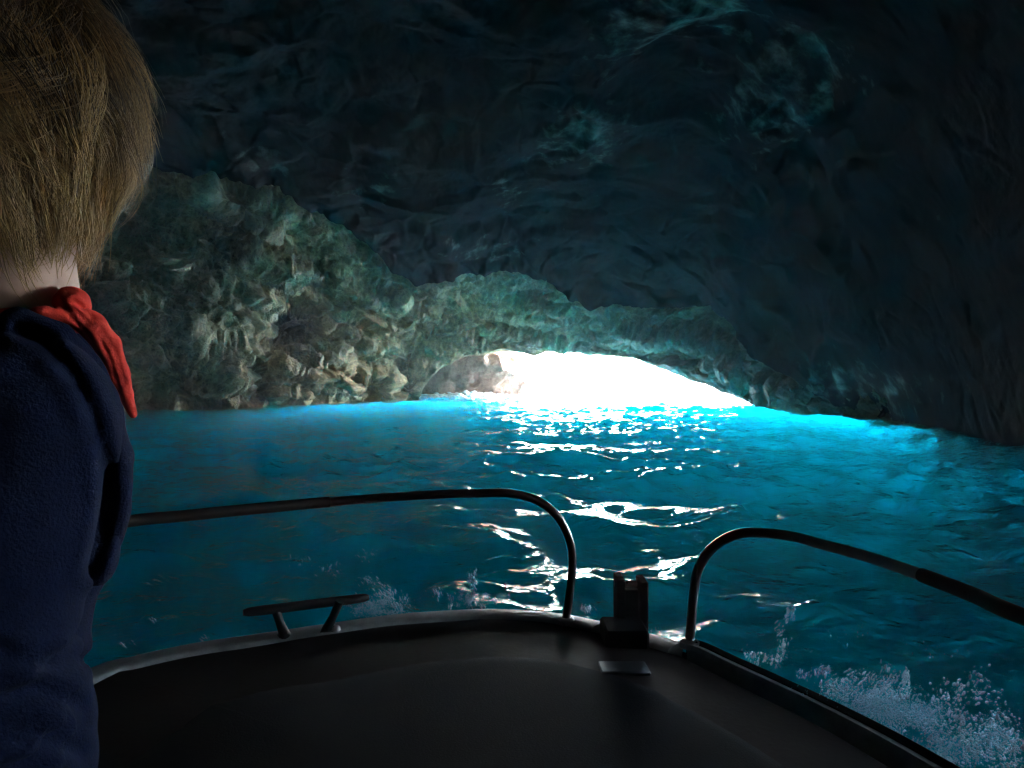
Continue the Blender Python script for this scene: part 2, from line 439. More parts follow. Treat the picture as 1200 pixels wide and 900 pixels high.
def rock_relief(P, amp=1.0, craggy=False):
    """bedding ledges, blocks, hollows and grain, in metres"""
    if not craggy:                                                   # worn, water-smoothed roof: broad ledges and hollows
        Q = P + np.stack([fbm(P / 6 + 3, 2), fbm(P / 6 + 31, 2), fbm(P / 6 + 57, 2)], -1) * 1.3
        f1, f2, idv = worley(Q / np.array([4.2, 4.2, 2.6])); g1, g2, gid = worley(Q / np.array([1.5, 1.5, 1.1]) + 9)
        crk = smooth(.09, .0, np.abs(perlin(Q / np.array([3.4, 3.4, 2.2]) + 77)))
        return (fbm(P / 7.0, 3) * 1.15 + (idv - .5) * .9 * smooth(0, .2, f2 - f1) + (gid - .5) * .34 * smooth(0, .16, g2 - g1) - .09 * crk + fbm(P / .9, 5, .6) * .10) * amp
    wv = np.stack([fbm(P / 5 + 3, 3), fbm(P / 5 + 31, 3), fbm(P / 5 + 57, 3)], -1) * .35
    Q = P + wv
    big = fbm(P / 6.0, 3) * .9
    s = (Q @ np.array([.30, .10, .95])) / 1.35 + .30 * fbm(P / 3.0 + 5, 2)
    saw = s - np.floor(s); led = np.where(saw < .8, saw / .8, (1 - saw) / .2) * .85
    f1, f2, idv = worley(Q / np.array([1.7, 1.7, 1.05]))
    blk = (idv - .5) * .6 + .22 * smooth(0, .16, f2 - f1)
    rid = ridged(Q / 1.7 + 11, 4, .55) * (.16 if craggy else .2)
    g1, g2, gid = worley(Q / np.array([.62, .62, .42]) + 5)
    d = big + led + blk + rid + (gid - .5) * .26 + .08 * smooth(0, .2, g2 - g1) + ridged(P / .45, 3, .6) * .05
    if craggy:
        for sc, am in ((2.6, .32), (1.05, .16), (.5, .07)): d = d - am * smooth(.10, .0, np.abs(perlin(Q / (sc * np.array([1.0, 1.0, .55])) + 40 * sc)))
        h1, h2, hid = worley(Q / np.array([.27, .27, .34]) + 15)
        d = d + (hid - .5) * .2 + ridged(P / .3, 2, .6) * .06 - .35 * smooth(.35, .75, fbm(P / 1.3 + 70, 2))
    return d * amp

def tint_of(P, zones):
    """zones: list of (centre, radius, rgb weight)"""
    out = np.zeros((len(P), 3))
    for c, rad, wgt in zones:
        g = np.exp(-(((P - np.asarray(c)) / np.asarray(rad, float)) ** 2).sum(-1))
        out += g[:, None] * np.asarray(wgt, float)
    return np.clip(out, 0, 1)

def unseen_side_opening(az, el):
    """unseen side opening, inferred from the light on the person and added to give it"""
    e = ((np.degrees(az) - 69) / 6) ** 2 + ((np.degrees(el) - 3) / 4.5) ** 2
    return e < 1 + .25 * np.sin(np.degrees(az) * 1.3)

def drop(P_rows_az, el, Q):
    """remove the quads of the added side opening"""
    n = el.size
    az = np.broadcast_to(P_rows_az, el.shape).ravel()
    m = unseen_side_opening(az, el.ravel())
    return Q[~m[Q].any(1)]

# ---- near mass: roof and right-hand wall
LIP_X = [-46, 40, 100, 150, 200, 260, 300, 330, 352, 375, 400, 430, 447, 465, 490, 520, 560, 600, 630, 650, 668, 690, 730, 780, 830, 855, 870, 885, 910, 940, 985, 1030]
LIP_Y = [250, 205, 175, 180, 196, 205, 208, 212, 240, 258, 268, 296, 312, 326, 336, 326, 318, 313, 318, 330, 352, 365, 361, 361, 364, 374, 398, 420, 432, 455, 478, 506]
lip_az = px_az(LIP_X); lip_el = px_el(LIP_X, LIP_Y)
lo = np.interp(AZ, lip_az, lip_el)
az_l, az_r = lip_az[0], lip_az[-1]
for side_m, depth in ((AZ > az_r, np.interp(AZ, px_az([1030, 1060, 1110, 1220]), [.7, .9, 3.0, 11])), (AZ < R(-58), 11)):
    e = np.full(AZ.shape, -.08)
    for _ in range(5): e = np.arcsin(np.clip(-(EYE + depth) / near_r(direc(AZ, e)), -.9, .9))
    lo = np.where(side_m, e, lo)
m = (AZ <= az_l) & (AZ >= R(-58))
e_end = lo[AZ < R(-58)][-1]
lo[m] = np.interp(AZ[m], [R(-58), az_l], [e_end, lip_el[0]])
def dome(radius, lo, el_top=R(31), n_fine=330, n_top=26):
    a = np.linspace(0, 1, n_fine)[:, None] * (el_top - lo)[None] + lo[None]
    b = np.linspace(0, 1, n_top + 1)[1:, None] * (R(90) - el_top) + el_top + 0 * lo[None]
    el = np.concatenate([a, b]); az = np.broadcast_to(AZ, el.shape)
    d = direc(az, el); r = radius(d); return el, d, r
def relief_dome(el, d, r, amp, craggy=False):
    P = d * r[..., None] + np.array([0, 0, EYE])
    N = grid_normals(P); N = np.where((N * d).sum(-1, keepdims=True) > 0, -N, N)
    N = N * .65 - d * .35
    k = amp * (np.clip(r / 22, .35, 1.15)) * (1 if craggy else (1 - .62 * smooth(R(20), R(27), AZ))[None])
    return P + N * (rock_relief(P.reshape(-1, 3), 1.0, craggy).reshape(r.shape) * k)[..., None]

el, d, r = dome(near_r, lo)
NP = relief_dome(el, d, r, .8)
NP += d * .35
jag = fbm(np.stack([AZ * 40, AZ * 0, AZ * 0], -1), 4) * .25
for i in range(25): NP[i, :, 2] += jag * (1 - i / 25)
# lip: turns back and up, so that the roof edge has thickness
steps = [(.25, -.02), (.8, .02), (1.6, .25), (2.6, .8), (3.8, 1.8)]
rows = []
for back, up in steps[::-1]:
    q = NP[0] + d[0] * back * np.minimum(1, r[0] / 25)[:, None]; q[:, 2] += np.where((AZ > az_r) | (AZ < R(-58)), -up * .2, up); rows.append(q)
NPs = np.concatenate([np.array(rows), NP])
els = np.concatenate([np.repeat(el[:1], len(steps), 0), el])
Qn = drop(AZ[None], els, grid_quads(*NPs.shape[:2], wrap=True))
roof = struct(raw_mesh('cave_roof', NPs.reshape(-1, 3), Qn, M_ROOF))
Vn = NPs.reshape(-1, 3)
ledge_glow = [(at(790, 12, 17.5), (1.9, 4, .42), (.95, 0, 0)), (at(700, 150, 24), (.9, 3, .35), (.7, 0, 0)), (at(665, 180, 27), (1.6, 4, .45), (.75, 0, 0)), (at(610, 218, 28), (1.4, 4, .4), (.75, 0, 0)), (at(660, 250, 30), (.8, 4, .3), (.6, 0, 0)),  # ledges lit from the water below, painted as pale zones
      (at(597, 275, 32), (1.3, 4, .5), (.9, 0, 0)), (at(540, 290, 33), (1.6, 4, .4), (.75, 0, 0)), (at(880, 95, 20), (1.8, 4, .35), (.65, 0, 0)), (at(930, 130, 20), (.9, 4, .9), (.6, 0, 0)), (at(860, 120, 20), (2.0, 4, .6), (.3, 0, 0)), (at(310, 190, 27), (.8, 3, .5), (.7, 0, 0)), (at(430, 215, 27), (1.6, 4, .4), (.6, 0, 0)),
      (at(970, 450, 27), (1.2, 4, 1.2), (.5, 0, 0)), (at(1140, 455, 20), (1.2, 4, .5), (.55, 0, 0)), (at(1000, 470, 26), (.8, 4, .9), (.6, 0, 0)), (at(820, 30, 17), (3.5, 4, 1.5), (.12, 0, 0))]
add_color(roof, 'tint', tint_of(Vn, ledge_glow))

# ---- far mass: left-hand wall, arch over the mouth, right-hand wedge, and the hill over it all
ARCH_X = [484, 494, 506, 516, 535, 560, 585, 600, 612, 626, 640, 665, 690, 715, 740, 765, 790, 815, 840, 870, 905]
ARCH_Y = [486, 458, 442, 432, 421, 415, 413, 412, 414, 417, 412, 412, 416, 418, 419, 428, 438, 447, 457, 468, 481]
fl = np.full(AZ.shape, -.1)
for _ in range(5): fl = np.arcsin(np.clip(-(EYE + np.interp(AZ, px_az([200, 300, 350, 480, 905, 906, 1030, 1090, 1200]), [11, 5.0, 2.6, 1.6, .6, .6, .7, 3.0, 11])) / far_r(direc(AZ, fl)), -.9, .9))
mouth = (AZ >= px_az(484)) & (AZ <= px_az(905))
fl[mouth] = np.interp(AZ[mouth], px_az(ARCH_X), px_el(ARCH_X, ARCH_Y))
el, d, r = dome(far_r, fl, R(17), 300, 30)
FEAT = [(338, 385, 34, 26, 4.5), (275, 345, 40, 9, 2.2), (150, 262, 55, 22, 2.0), (285, 238, 55, 14, -2.2), (235, 300, 30, 40, 1.6), (300, 300, 45, 16, -1.8), (350, 318, 60, 7, -1.4), (405, 378, 26, 9, 1.8), (432, 452, 14, 18, 2.4),
        (385, 440, 26, 26, -1.6), (340, 450, 16, 22, -1.2), (200, 440, 40, 26, 1.2), (170, 370, 50, 18, -1.4), (250, 420, 40, 14, -1.2), (290, 445, 10, 30, 1.6), (470, 440, 16, 30, 1.4), (430, 330, 40, 12, -1.0), (500, 385, 22, 7, 1.2), (590, 355, 36, 6, -1.6), (560, 385, 40, 6, 1.0), (640, 385, 40, 8, 1.0),
        (760, 385, 60, 5, -1.0), (830, 400, 50, 5, -1.1), (800, 392, 60, 5, .9), (870, 440, 40, 6, -.8), (940, 470, 26, 6, -.8), (900, 430, 8, 26, -.7)]
PXX = np.tan(AZ)[None] * F_PX + CX + 0 * el; PYY = HY - np.tan(el) / np.cos(AZ)[None] * F_PX
front = (np.abs(AZ) < R(40))[None] & (el < R(28))
wob = fbm(np.stack([PXX / 60, PYY / 60, 0 * el], -1), 3)
for fx, fy, sx, sy, am in FEAT:
    rt = R(20) if sx > 1.6 * sy else 0
    u1 = (PXX - fx + 14 * wob) * math.cos(rt) + (PYY - fy + 9 * wob) * math.sin(rt); v1 = -(PXX - fx + 14 * wob) * math.sin(rt) + (PYY - fy + 9 * wob) * math.cos(rt)
    q = np.sqrt((u1 / sx) ** 2 + (v1 / sy) ** 2)
    r = r + np.where(front, am * smooth(1.35, .75, q), 0)
FP = relief_dome(el, d, r, .8, True)
FP += d * .4
x_of = np.tan(AZ) * F_PX + CX
for i in range(12): FP[i][mouth] = FP[i][mouth] * (i / 12) + (1 - i / 12) * ((d[i] * r[i][:, None] + np.array([0, 0, EYE]))[mouth] + np.array([0, 0, 1.0]) * (jag[mouth] * .5)[:, None])
steps = [(.25, .02), (.7, .05), (1.2, .2), (1.7, .6), (2.1, 1.6), (2.4, 3.5), (2.8, 8.0)]
rows = []
for back, up in steps[::-1]:
    q = FP[0] + d[0] * back * np.minimum(1, r[0] / 30)[:, None]
    q[:, 2] += np.where(mouth, up, 0) + (.25 * fbm(q / 1.3, 3)) * min(1, back)
    rows.append(q)
FPs = np.concatenate([np.array(rows), FP])
els = np.concatenate([np.repeat(el[:1], len(steps), 0), el])
Qf = drop(AZ[None], els, grid_quads(*FPs.shape[:2], wrap=True))
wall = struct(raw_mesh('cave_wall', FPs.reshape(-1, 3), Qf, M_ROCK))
Vf = FPs.reshape(-1, 3)
zf = [((-18, 31, 5), (6, 8, 12), (.75, 0, .4)), (at(150, 450, 30), (6, 6, 1.6), (-.5, .35, .2)), (at(575, 366, 45), (3.4, 5, 1.0), (-.6, .95, 0)), (at(530, 400, 47), (5, 5, 1.6), (-.5, .7, 0)), (at(300, 250, 33), (2.4, 3, 1.2), (-.6, .1, 0)),  # first zone paints the dimness of the wall's left part over its algae
      (at(430, 445, 44), (4, 6, 1.3), (-.1, .55, .1)), (at(420, 330, 41), (3.5, 5, 1.6), (-.3, .2, 0)), (at(360, 440, 39), (3.5, 5, 1.8), (-.7, .45, 0)), (at(430, 370, 42), (3.5, 5, 1.4), (-.5, .3, 0)), (at(600, 330, 39), (4, 3, 1.0), (.7, 0, .1)), (at(800, 410, 40), (6, 8, 3), (.5, 0, .55)), (at(960, 470, 30), (6, 8, 3), (.5, 0, .6)), (at(338, 385, 41), (1.5, 3, 1.3), (.2, 0, .7)),  # teal water light on the slab and the recess's shade painted as tint
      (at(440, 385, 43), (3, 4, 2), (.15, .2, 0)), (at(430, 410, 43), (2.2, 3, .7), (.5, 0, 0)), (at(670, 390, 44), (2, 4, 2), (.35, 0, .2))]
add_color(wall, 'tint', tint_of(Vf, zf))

# ---- rocks outside the mouth
def sea_rock(name, c, rad, seed, label, res=(150, 110)):
    th = np.linspace(0, 2 * np.pi, res[0], endpoint=False); ph = np.linspace(-.35 * np.pi, .5 * np.pi, res[1])
    d = np.stack([np.cos(th)[None] * np.cos(ph)[:, None], np.sin(th)[None] * np.cos(ph)[:, None], np.sin(ph)[:, None] + 0 * th[None]], -1)
    e = np.sign(d) * np.abs(d) ** .85
    P = e * np.array(rad)
    q = P.reshape(-1, 3) + seed
    f1, f2, idv = worley(q / np.array([1.3, 1.3, 1.6])); g1, g2, gid = worley(q / .45 + 3)
    dd = fbm(q / 2.5, 3) * .55 + (idv - .5) * .7 + ridged(q / 1.2, 4, .55) * .2 + (gid - .5) * .18
    P = P + d * dd.reshape(d.shape[:2])[..., None] * min(1, min(rad) / 2.2)
    o = raw_mesh(name, P.reshape(-1, 3), grid_quads(res[1], res[0], wrap=True), M_STACK)
    o.location = c; return tag(o, label, 'rock')
sea_rock('sea_rock', (-2.75, 50.7, 0), (3.45, 2.1, 3.6), 40, 'large sunlit tan rock with surf at its foot in the cave mouth')
sea_rock('sea_rock', (1.55, 72, -.1), (1.1, 1.2, .75), 80, 'low small brown rock just right of the large sunlit rock', (60, 40))

# ================================================================== THE SEA
NW = 60
k_ = []
for i in range(NW):
    lam = .34 * (7.0 / .34) ** (i / (NW - 1)) * rng.uniform(.85, 1.15)
    k_.append((lam, rng.normal(-86, (46 if lam < 1.5 else 22) if i % 5 else 65), rng.uniform(0, 2 * np.pi)))
def waves(x, y, dist):
    wx = x + .5 * perlin(np.stack([x * .22, y * .22, x * 0], -1)); wy = y + .5 * perlin(np.stack([x * .22 + 40, y * .22, x * 0], -1))
    gust = .75 + .5 * perlin(np.stack([x * .13 + 7, y * .13, x * 0], -1))
    h = np.zeros_like(x); dx = np.zeros_like(x); dy = np.zeros_like(x)
    for lam, a, ph in k_:
        k = 2 * np.pi / lam; c, s = math.cos(R(a)), math.sin(R(a))
        amp = .0088 * lam ** .8 * (1.3 if lam < 1.8 else .85 if lam < 3 else .5)
        att = smooth(lam * 300, lam * 90, dist)
        p = k * (wx * c + wy * s) + ph
        h += amp * gust * att * np.cos(p); q = amp * gust * att * .85
        dx -= q * c * np.sin(p); dy -= q * s * np.sin(p)
    return h, dx, dy
azw = np.concatenate([np.arange(R(-180), R(-80), R(4)), np.arange(R(-80), R(-39), R(.8)), np.arange(R(-39), R(39), 2.0 / F_PX * .8), np.arange(R(39), R(80), R(.8)), np.arange(R(80), R(179), R(4))])
rr = [0.9]
while rr[-1] < 3200:
    rw = rr[-1]; rr.append(rw + min(1.25 * rw * rw / (F_PX * EYE) + .004, .2 if rw < 62 else rw * .03 if rw < 200 else rw * .1))
rr = np.array(rr)
X = rr[:, None] * np.sin(azw)[None]; Y = rr[:, None] * np.cos(azw)[None]
dist = np.broadcast_to(rr[:, None], X.shape)
h, dx, dy = waves(X, Y, dist)
WP = np.stack([X + dx, Y + dy, h], -1)
Qw = grid_quads(*X.shape, wrap=True)
sea = struct(raw_mesh('water', WP.reshape(-1, 3), Qw, [M_WATER, M_SEA]))
cen = WP.reshape(-1, 3)[Qw].mean(1)
ca = np.arctan2(cen[:, 0], cen[:, 1]); cr = np.hypot(cen[:, 0], cen[:, 1])
lim = np.interp(ca, AZ, np.where((AZ > px_az(486)) & (AZ < px_az(905)), far_r(direc(AZ, AZ * 0 - .03)) + 1.5, far_r(direc(AZ, AZ * 0 - .05)) - .8))
sea.data.polygons.foreach_set('material_index', (cr > lim).astype(np.int32)); sea.data.update()

# seabed: pale sand, deeper off shore
ra = np.concatenate([np.linspace(.01, 90, 70), np.geomspace(100, 4000, 20)]); aa = np.linspace(-np.pi, np.pi, 120, endpoint=False)
X = ra[:, None] * np.sin(aa)[None]; Y = ra[:, None] * np.cos(aa)[None]
Z = -11 - 14 * smooth(70, 250, ra)[:, None] + .8 * fbm(np.stack([X / 9, Y / 9, X * 0], -1), 3)
bed = struct(raw_mesh('seabed', np.stack([X, Y, Z], -1).reshape(-1, 3), grid_quads(*X.shape, wrap=True), M_SAND))

# the water itself: blue-green light scattered below the surface
t = NT('turquoise water')
vs = t.n('VolumeScatter', {'Color': (.08, 1.0, .97, 1), 'Density': .14, 'Anisotropy': .0}).outputs[0]
va = t.n('VolumeAbsorption', {'Color': (.0, .946, .957, 1), 'Density': .38}).outputs[0]
M_DEEP = t.done(None, t.n('AddShader', {0: vs, 1: va}).outputs[0])
b = MB(); b.box((0, 30, -6.4), (60, 60, 6.0)); deep = b.build('water_depths', M_DEEP); deep['kind'] = 'stuff'

# ================================================================== THE BOAT
DZ = .75
def onz(x, y, z=DZ):
    return at(x, y, F_PX * (EYE - z) / (y - HY))
boat = empty('motor_boat', (0, .6, 0))
tag(boat, 'bow of a small dark motor boat with a grey rim and steel rails', 'boat')
def part(o): return adopt(o, boat)
edge_px = [(90, 787), (155, 767), (225, 752), (300, 741), (410, 725), (475, 717), (560, 712), (610, 713), (657, 717), (709, 727), (735, 733), (765, 741), (797, 750), (822, 757), (852, 771), (915, 800), (980, 831), (1083, 886)]
E0 = np.array([onz(*p) for p in edge_px])
left = np.array([(-1.22, .0, DZ), (-1.27, .7, DZ), (-1.22, 1.3, DZ)]); left = np.vstack([[(-1.05, -1.9, DZ), (-1.18, -.9, DZ)], left])
right = np.array([(.95, 1.0, DZ), (1.06, .4, DZ), (1.1, -.4, DZ), (1.08, -1.2, DZ), (1.0, -1.9, DZ)])
EDGE = catmull(np.vstack([left, E0, right]), 8)
def inward(c):
    T = np.gradient(c, axis=0); T[:, 2] = 0; T /= np.linalg.norm(T, axis=1)[:, None]
    return np.stack([T[:, 1], -T[:, 0], 0 * T[:, 0]], -1)
IN = inward(EDGE)
i_fit = np.argmin(np.linalg.norm(EDGE - onz(711, 727.5), axis=1)); i_fit2 = np.argmin(np.linalg.norm(EDGE - onz(760, 740), axis=1)); i_fit3 = np.argmin(np.linalg.norm(EDGE - onz(800, 751), axis=1))
def sweep(name, a, b, prof, mat, wid=None):
    """profile (inward, up) swept along the boat's edge"""
    c, n = EDGE[a:b], IN[a:b]; prof = np.array(prof, float); V = []
    for k in range(len(c)):
        f = 1 if wid is None else wid[k]
        V.append(c[k] + n[k] * (prof[:, :1] * f) + np.array([0, 0, 1.0]) * prof[:, 1:])
    mb = MB(); m_ = len(prof); nn = len(c)
    Fs = [[i * m_ + j, i * m_ + (j + 1) % m_, (i + 1) * m_ + (j + 1) % m_, (i + 1) * m_ + j] for i in range(nn - 1) for j in range(m_)]
    Fs += [list(range(m_)), [(nn - 1) * m_ + j for j in range(m_)]]
    mb.add(np.concatenate(V), Fs); return part(mb.build(name, mat, None, 50))
cap = [(0, -.07), (0, -.014), (.005, -.004), (.014, 0), (.074, .002), (.084, -.003), (.09, -.014), (.09, -.07)]
sweep('gunwale', 0, i_fit + 1, cap, M_GEL)
nr_ = len(EDGE) - i_fit2
sweep('gunwale', i_fit2, i_fit3 + 1, cap, M_GEL)
sweep('gunwale', i_fit3 + 3, len(EDGE), cap, M_GEL, np.full(len(EDGE), .28))
sweep('rub_strip', i_fit3 + 1, len(EDGE), [(-.002, -.05), (-.03, -.045), (-.036, -.02), (-.03, .0), (-.018, .006), (-.002, .0)], M_BLACK)
# deck: gently crowned, falling towards the bow
inner = EDGE + IN * .088
dk = inner[inner[:, 1] > 1.12]; dk = dk[np.argsort(np.arctan2(dk[:, 0] - .1, dk[:, 1] - 1.0))]
cen = np.array([.10, 1.14, .765]); nrm = 26; V = []
for k in range(nrm):
    f = k / (nrm - 1); p = cen + (dk - cen) * f; p[:, 2] = .765 - .024 * f ** 2.2 + .004 * fbm(p * 3, 2); V.append(p)
V = np.array(V)
part(raw_mesh('deck', V.reshape(-1, 3), grid_quads(nrm, len(dk)), M_DECK))
b = MB(); dd_ = .05
ring = [cen + (dk - cen) * f for f in (.66, .68, .66)]
pv = []
for f, dz in ((.72, -.006), (.70, .001), (.66, .004), (.62, .005), (.4, .006), (.02, .006)):
    p = cen + (dk - cen) * f; p[:, 2] = .765 - .024 * f ** 2.2 + dz; pv.append(p)
part(raw_mesh('deck_pad', np.concatenate(pv), grid_quads(len(pv), len(dk)), M_PAD))
# bulkhead, cockpit floor, hull, transom
b = MB(); b.box((-.08, 1.10, .43), (1.12, .02, .30), bev=.01); part(b.build('bulkhead', M_DECK))
b = MB(); b.box((-.08, -.35, .13), (1.06, 1.42, .02)); part(b.build('cockpit_floor', M_DECK))
hv = []
for off, z in ((.004, -.03), (.012, -.16), (.06, -.35), (.16, -.62), (.34, -.86), (.6, -1.0)):
    p = EDGE + IN * off; p[:, 2] += z; hv.append(p)
part(raw_mesh('hull', np.concatenate(hv), grid_quads(len(hv), len(EDGE)), M_HULL))
b = MB(); b.box((-.03, -1.9, .33), (1.02, .03, .42), bev=.02); part(b.build('transom', M_HULL))
# rails
def rail(pts, split, rad, side):
    c = catmull(pts, 14); b = MB(); b.tube(c, rad, 18); o = part(b.build('rail', M_RAIL))
    b = MB(); b.tube(c[split:], rad + .0022, 18); sl = b.build('rail_sleeve', M_SLEEVE, o)
    for e in (c[0], c[-1]):
        b = MB(); b.tube([e - [0, 0, .012], e + [0, 0, .004], e + [0, 0, .010]], [rad * 2.1, rad * 2.1, rad * 1.25], 20); b.build('rail_foot', M_STEEL, o)
    return o
def rz(x, y, z): return onz(x, y, z)
lp = [onz(663, 727), at(667, 700, 2.255), at(671, 662, 2.25), at(668, 634, 2.245), at(655, 607, 2.235), at(632, 588, 2.22), at(600, 578.5, 2.20), at(560, 578, 2.19), at(500, 580, 2.165), onz(400, 587, 1.143), onz(300, 596, 1.143), onz(220, 604, 1.143), onz(140, 612.5, 1.143), (-1.07, 1.55, 1.14), (-1.15, 1.1, 1.13), (-1.17, .6, 1.12), (-1.16, .25, 1.08), (-1.15, .12, .98), (-1.15, .08, .76)]
rail(lp, 9 * 14 + 2, .0128, -1)
rp = [onz(808, 753), at(810, 730, 2.065), at(813, 695, 2.06), at(818, 668, 2.055), at(834, 643, 2.045), at(862, 626.5, 2.03), onz(895, 624.5, 1.068), onz(930, 629, 1.068), onz(960, 637, 1.068), onz(1020, 653.5, 1.068), onz(1080, 674, 1.068), onz(1140, 697, 1.068), onz(1200, 723, 1.068), (1.0, .95, 1.066), (1.04, .5, 1.06), (1.05, .1, 1.03), (1.05, -.05, .93), (1.05, -.08, .76)]
rail(rp, 10 * 14, .0135, 1)
# cleat
cl = part(empty('cleat', (0, .6, 0))) if False else None
a_, b_ = at(285, 718, 2.07), at(432, 700, 2.25)
b = MB(); c = catmull([a_, a_ * .85 + b_ * .15, (a_ + b_) / 2, a_ * .15 + b_ * .85, b_], 6); b.tube(c, np.interp(np.linspace(0, 1, len(c)), [0, .06, .25, .75, .94, 1], [.008, .012, .014, .014, .012, .008]), 14)
cleat = part(b.build('cleat', M_BLACK))
def foot_of(x, y, x2, y2, Y): 
    b = MB(); b.tube([at(x2, y2, Y), at((x + x2) / 2, (y + y2) / 2, Y), at(x, y - 3, Y - .005), onz(x, y + 1, DZ - .004)], [.013, .012, .015, .021], 12)
    o = b.build('leg', M_BLACK, cleat); o.matrix_parent_inverse = Vector((0, 0, 0)) and __import__('mathutils').Matrix.Translation(Vector((0, 0, 0))); o.location = (0, 0, 0); return o
foot_of(333, 745, 323, 714, 2.115); foot_of(383, 740, 398, 705, 2.17)
b = MB(); p = onz(394, 737, DZ + .002); b.tube([p - [0, 0, .004], p + [0, 0, .004], p + [0, 0, .009], p + [0, 0, .011]], [.013, .012, .008, .002], 14); part(b.build('screw_head', M_STEEL))
# bow roller bracket
b = MB(); p = at(731, 752, 2.11); b.box(p, (.062, .07, .052), bev=.008); br = part(b.build('bow_bracket', M_FITTING))
b = MB(); p = at(739, 712, 2.2)
for sx in (-1, 1): b.box(p + np.array([sx * .034, 0, .004 if sx < 0 else -.004]), (.012, .045, .092), bev=.004)
b.box(p + np.array([0, .012, -.02]), (.0235, .018, .075), bev=.003)
b.build('bow_post', M_FITTING, br)
b = MB(); q = p + np.array([0, .02, .066]); b.tube([q - [.046, 0, 0], q + [.046, 0, 0]], .009, 12); b.build('pin', M_STEEL, br)
t_ = R(-5); rot = np.array([[1, 0, 0], [0, math.cos(t_), -math.sin(t_)], [0, math.sin(t_), math.cos(t_)]])
b = MB(); p = onz(731, 783, .752); b.box(p + [0, 0, -.001], (.062, .045, .006), rot, bev=.003); part(b.build('glint_plate', M_GLINT_PLATE))  # plate added and tilted to throw a bright glint on the deck

# ================================================================== THE PERSON
person = empty('person', (-.46, .66, .15))
tag(person, 'person seen from behind in a navy fleece and red neck scarf, light brown hair', 'person')
def pp(o): return adopt(o, person)
FD = np.array([.745, .667, 0]); SD = np.array([.667, -.745, 0]); UP = np.array([0, 0, 1.0])
AX = np.array([SD, FD, UP])
SH, EL, WR = np.array([-.36, .55, 1.468]), np.array([-.387, .50, 1.17]), np.array([-.45, .66, .98])
LSH, LEL, LWR = np.array([-.60, .80, 1.46]), np.array([-.68, .84, 1.19]), np.array([-.70, .95, 1.0])
HC = at(10, 150, .63); HF = np.array([-.25, .968, 0]); HS = np.array([.968, .25, 0]); HAX = np.array([HS, HF, UP])
NECK = np.array([-.436, .648, 1.53])
def hand(P, d, wr, fwd, side):
    up = np.cross(fwd, side)
    palm = ellip(P, wr + fwd * .05, (.038, .05, .016), np.array([side, fwd, up])); d = smin(d, palm, .012)
    for k, (o, L) in enumerate(((-.027, .062), (-.009, .072), (.009, .068), (.026, .052))):
        a0 = wr + fwd * .088 + side * o; a1 = a0 + fwd * L * .45 - up * .012; a2 = a1 + fwd * L * .25 - up * .03
        d = smin(d, cone(P, a0 - fwd * .02, a1, .0095, .0085), .005); d = smin(d, cone(P, a1, a2, .0085, .007), .003)
    t0 = wr + fwd * .03 - side * .03; t1 = t0 + fwd * .028 - side * .03 - up * .01
    d = smin(d, cone(P, t0, t1, .012, .010), .008); return smin(d, cone(P, t1, t1 + fwd * .028 - up * .012, .010, .008), .003)
def body_fn(P):
    d = ellip(P, HC + UP * .015, (.074, .092, .10), HAX)
    d = smin(d, ellip(P, HC + HF * .035 - UP * .055, (.052, .06, .06), HAX), .03)
    d = smin(d, cone(P, HC + HF * .092 - UP * .012, HC + HF * .108 - UP * .04, .008, .014), .012)            # nose
    for k in (-1, 1):
        d = np.maximum(d, -ellip(P, HC + HF * .098 + HS * k * .03 + UP * .0, (.017, .012, .011), HAX))         # eye sockets
        d = smin(d, ellip(P, HC + HS * k * .076 - UP * .02, (.008, .018, .03), HAX), .004)                     # ears
    d = smin(d, ellip(P, HC + HF * .092 - UP * .073, (.022, .008, .006), HAX), .004)                          # lips
    d = smin(d, cone(P, HC - UP * .06 - HF * .02, NECK - UP * .02, .049, .054), .025)
    d = smin(d, ellip(P, (-.495, .69, 1.36), (.085, .065, .17), AX), .05)
    d = smin(d, ellip(P, (-.515, .69, 1.08), (.11, .08, .17), AX), .06)
    for s_, e_, w_, l_ in ((SH, EL, WR, 1), (LSH, LEL, LWR, -1)):
        d = smin(d, cone(P, NECK - UP * .06, s_ - UP * .012, .036, .034), .02)
        d = smin(d, cone(P, s_, e_, .040, .031), .02); d = smin(d, cone(P, e_, w_, .031, .025), .01)
        f = (w_ - e_) / np.linalg.norm(w_ - e_); sd_ = np.cross(f, UP); sd_ /= np.linalg.norm(sd_)
        d = hand(P, d, w_, f, sd_ * l_)
        hip = np.array([-.51, .69, .93]) + SD * l_ * .085; kn = hip + np.array([.02, .02, -.36]); an = np.array([hip[0], hip[1], .24])
        d = smin(d, cone(P, hip, kn, .075, .05), .03); d = smin(d, cone(P, kn, an, .05, .036), .01)
        d = smin(d, cone(P, an - UP * .045, an - UP * .05 + FD * .15, .038, .03), .01)
    return d
pp(sdf_mesh('body', body_fn, (-.80, .38, .13), (-.25, 1.16, 1.90), .0075, M_SKIN))
for k in (-1, 1):
    e = sdf_mesh('eye', lambda P: np.linalg.norm(P - (HC + HF * .084 + HS * k * .03), axis=-1) - .0115, HC + HF * .084 + HS * k * .03 - .016, HC + HF * .084 + HS * k * .03 + .016, .003, M_FOAM); pp(e)
collar = [at(24, 390, .575), at(64, 400, .585), at(98, 436, .61), at(124, 484, .64), at(133, 535, .66), at(132, 595, .67), at(117, 640, .66)]
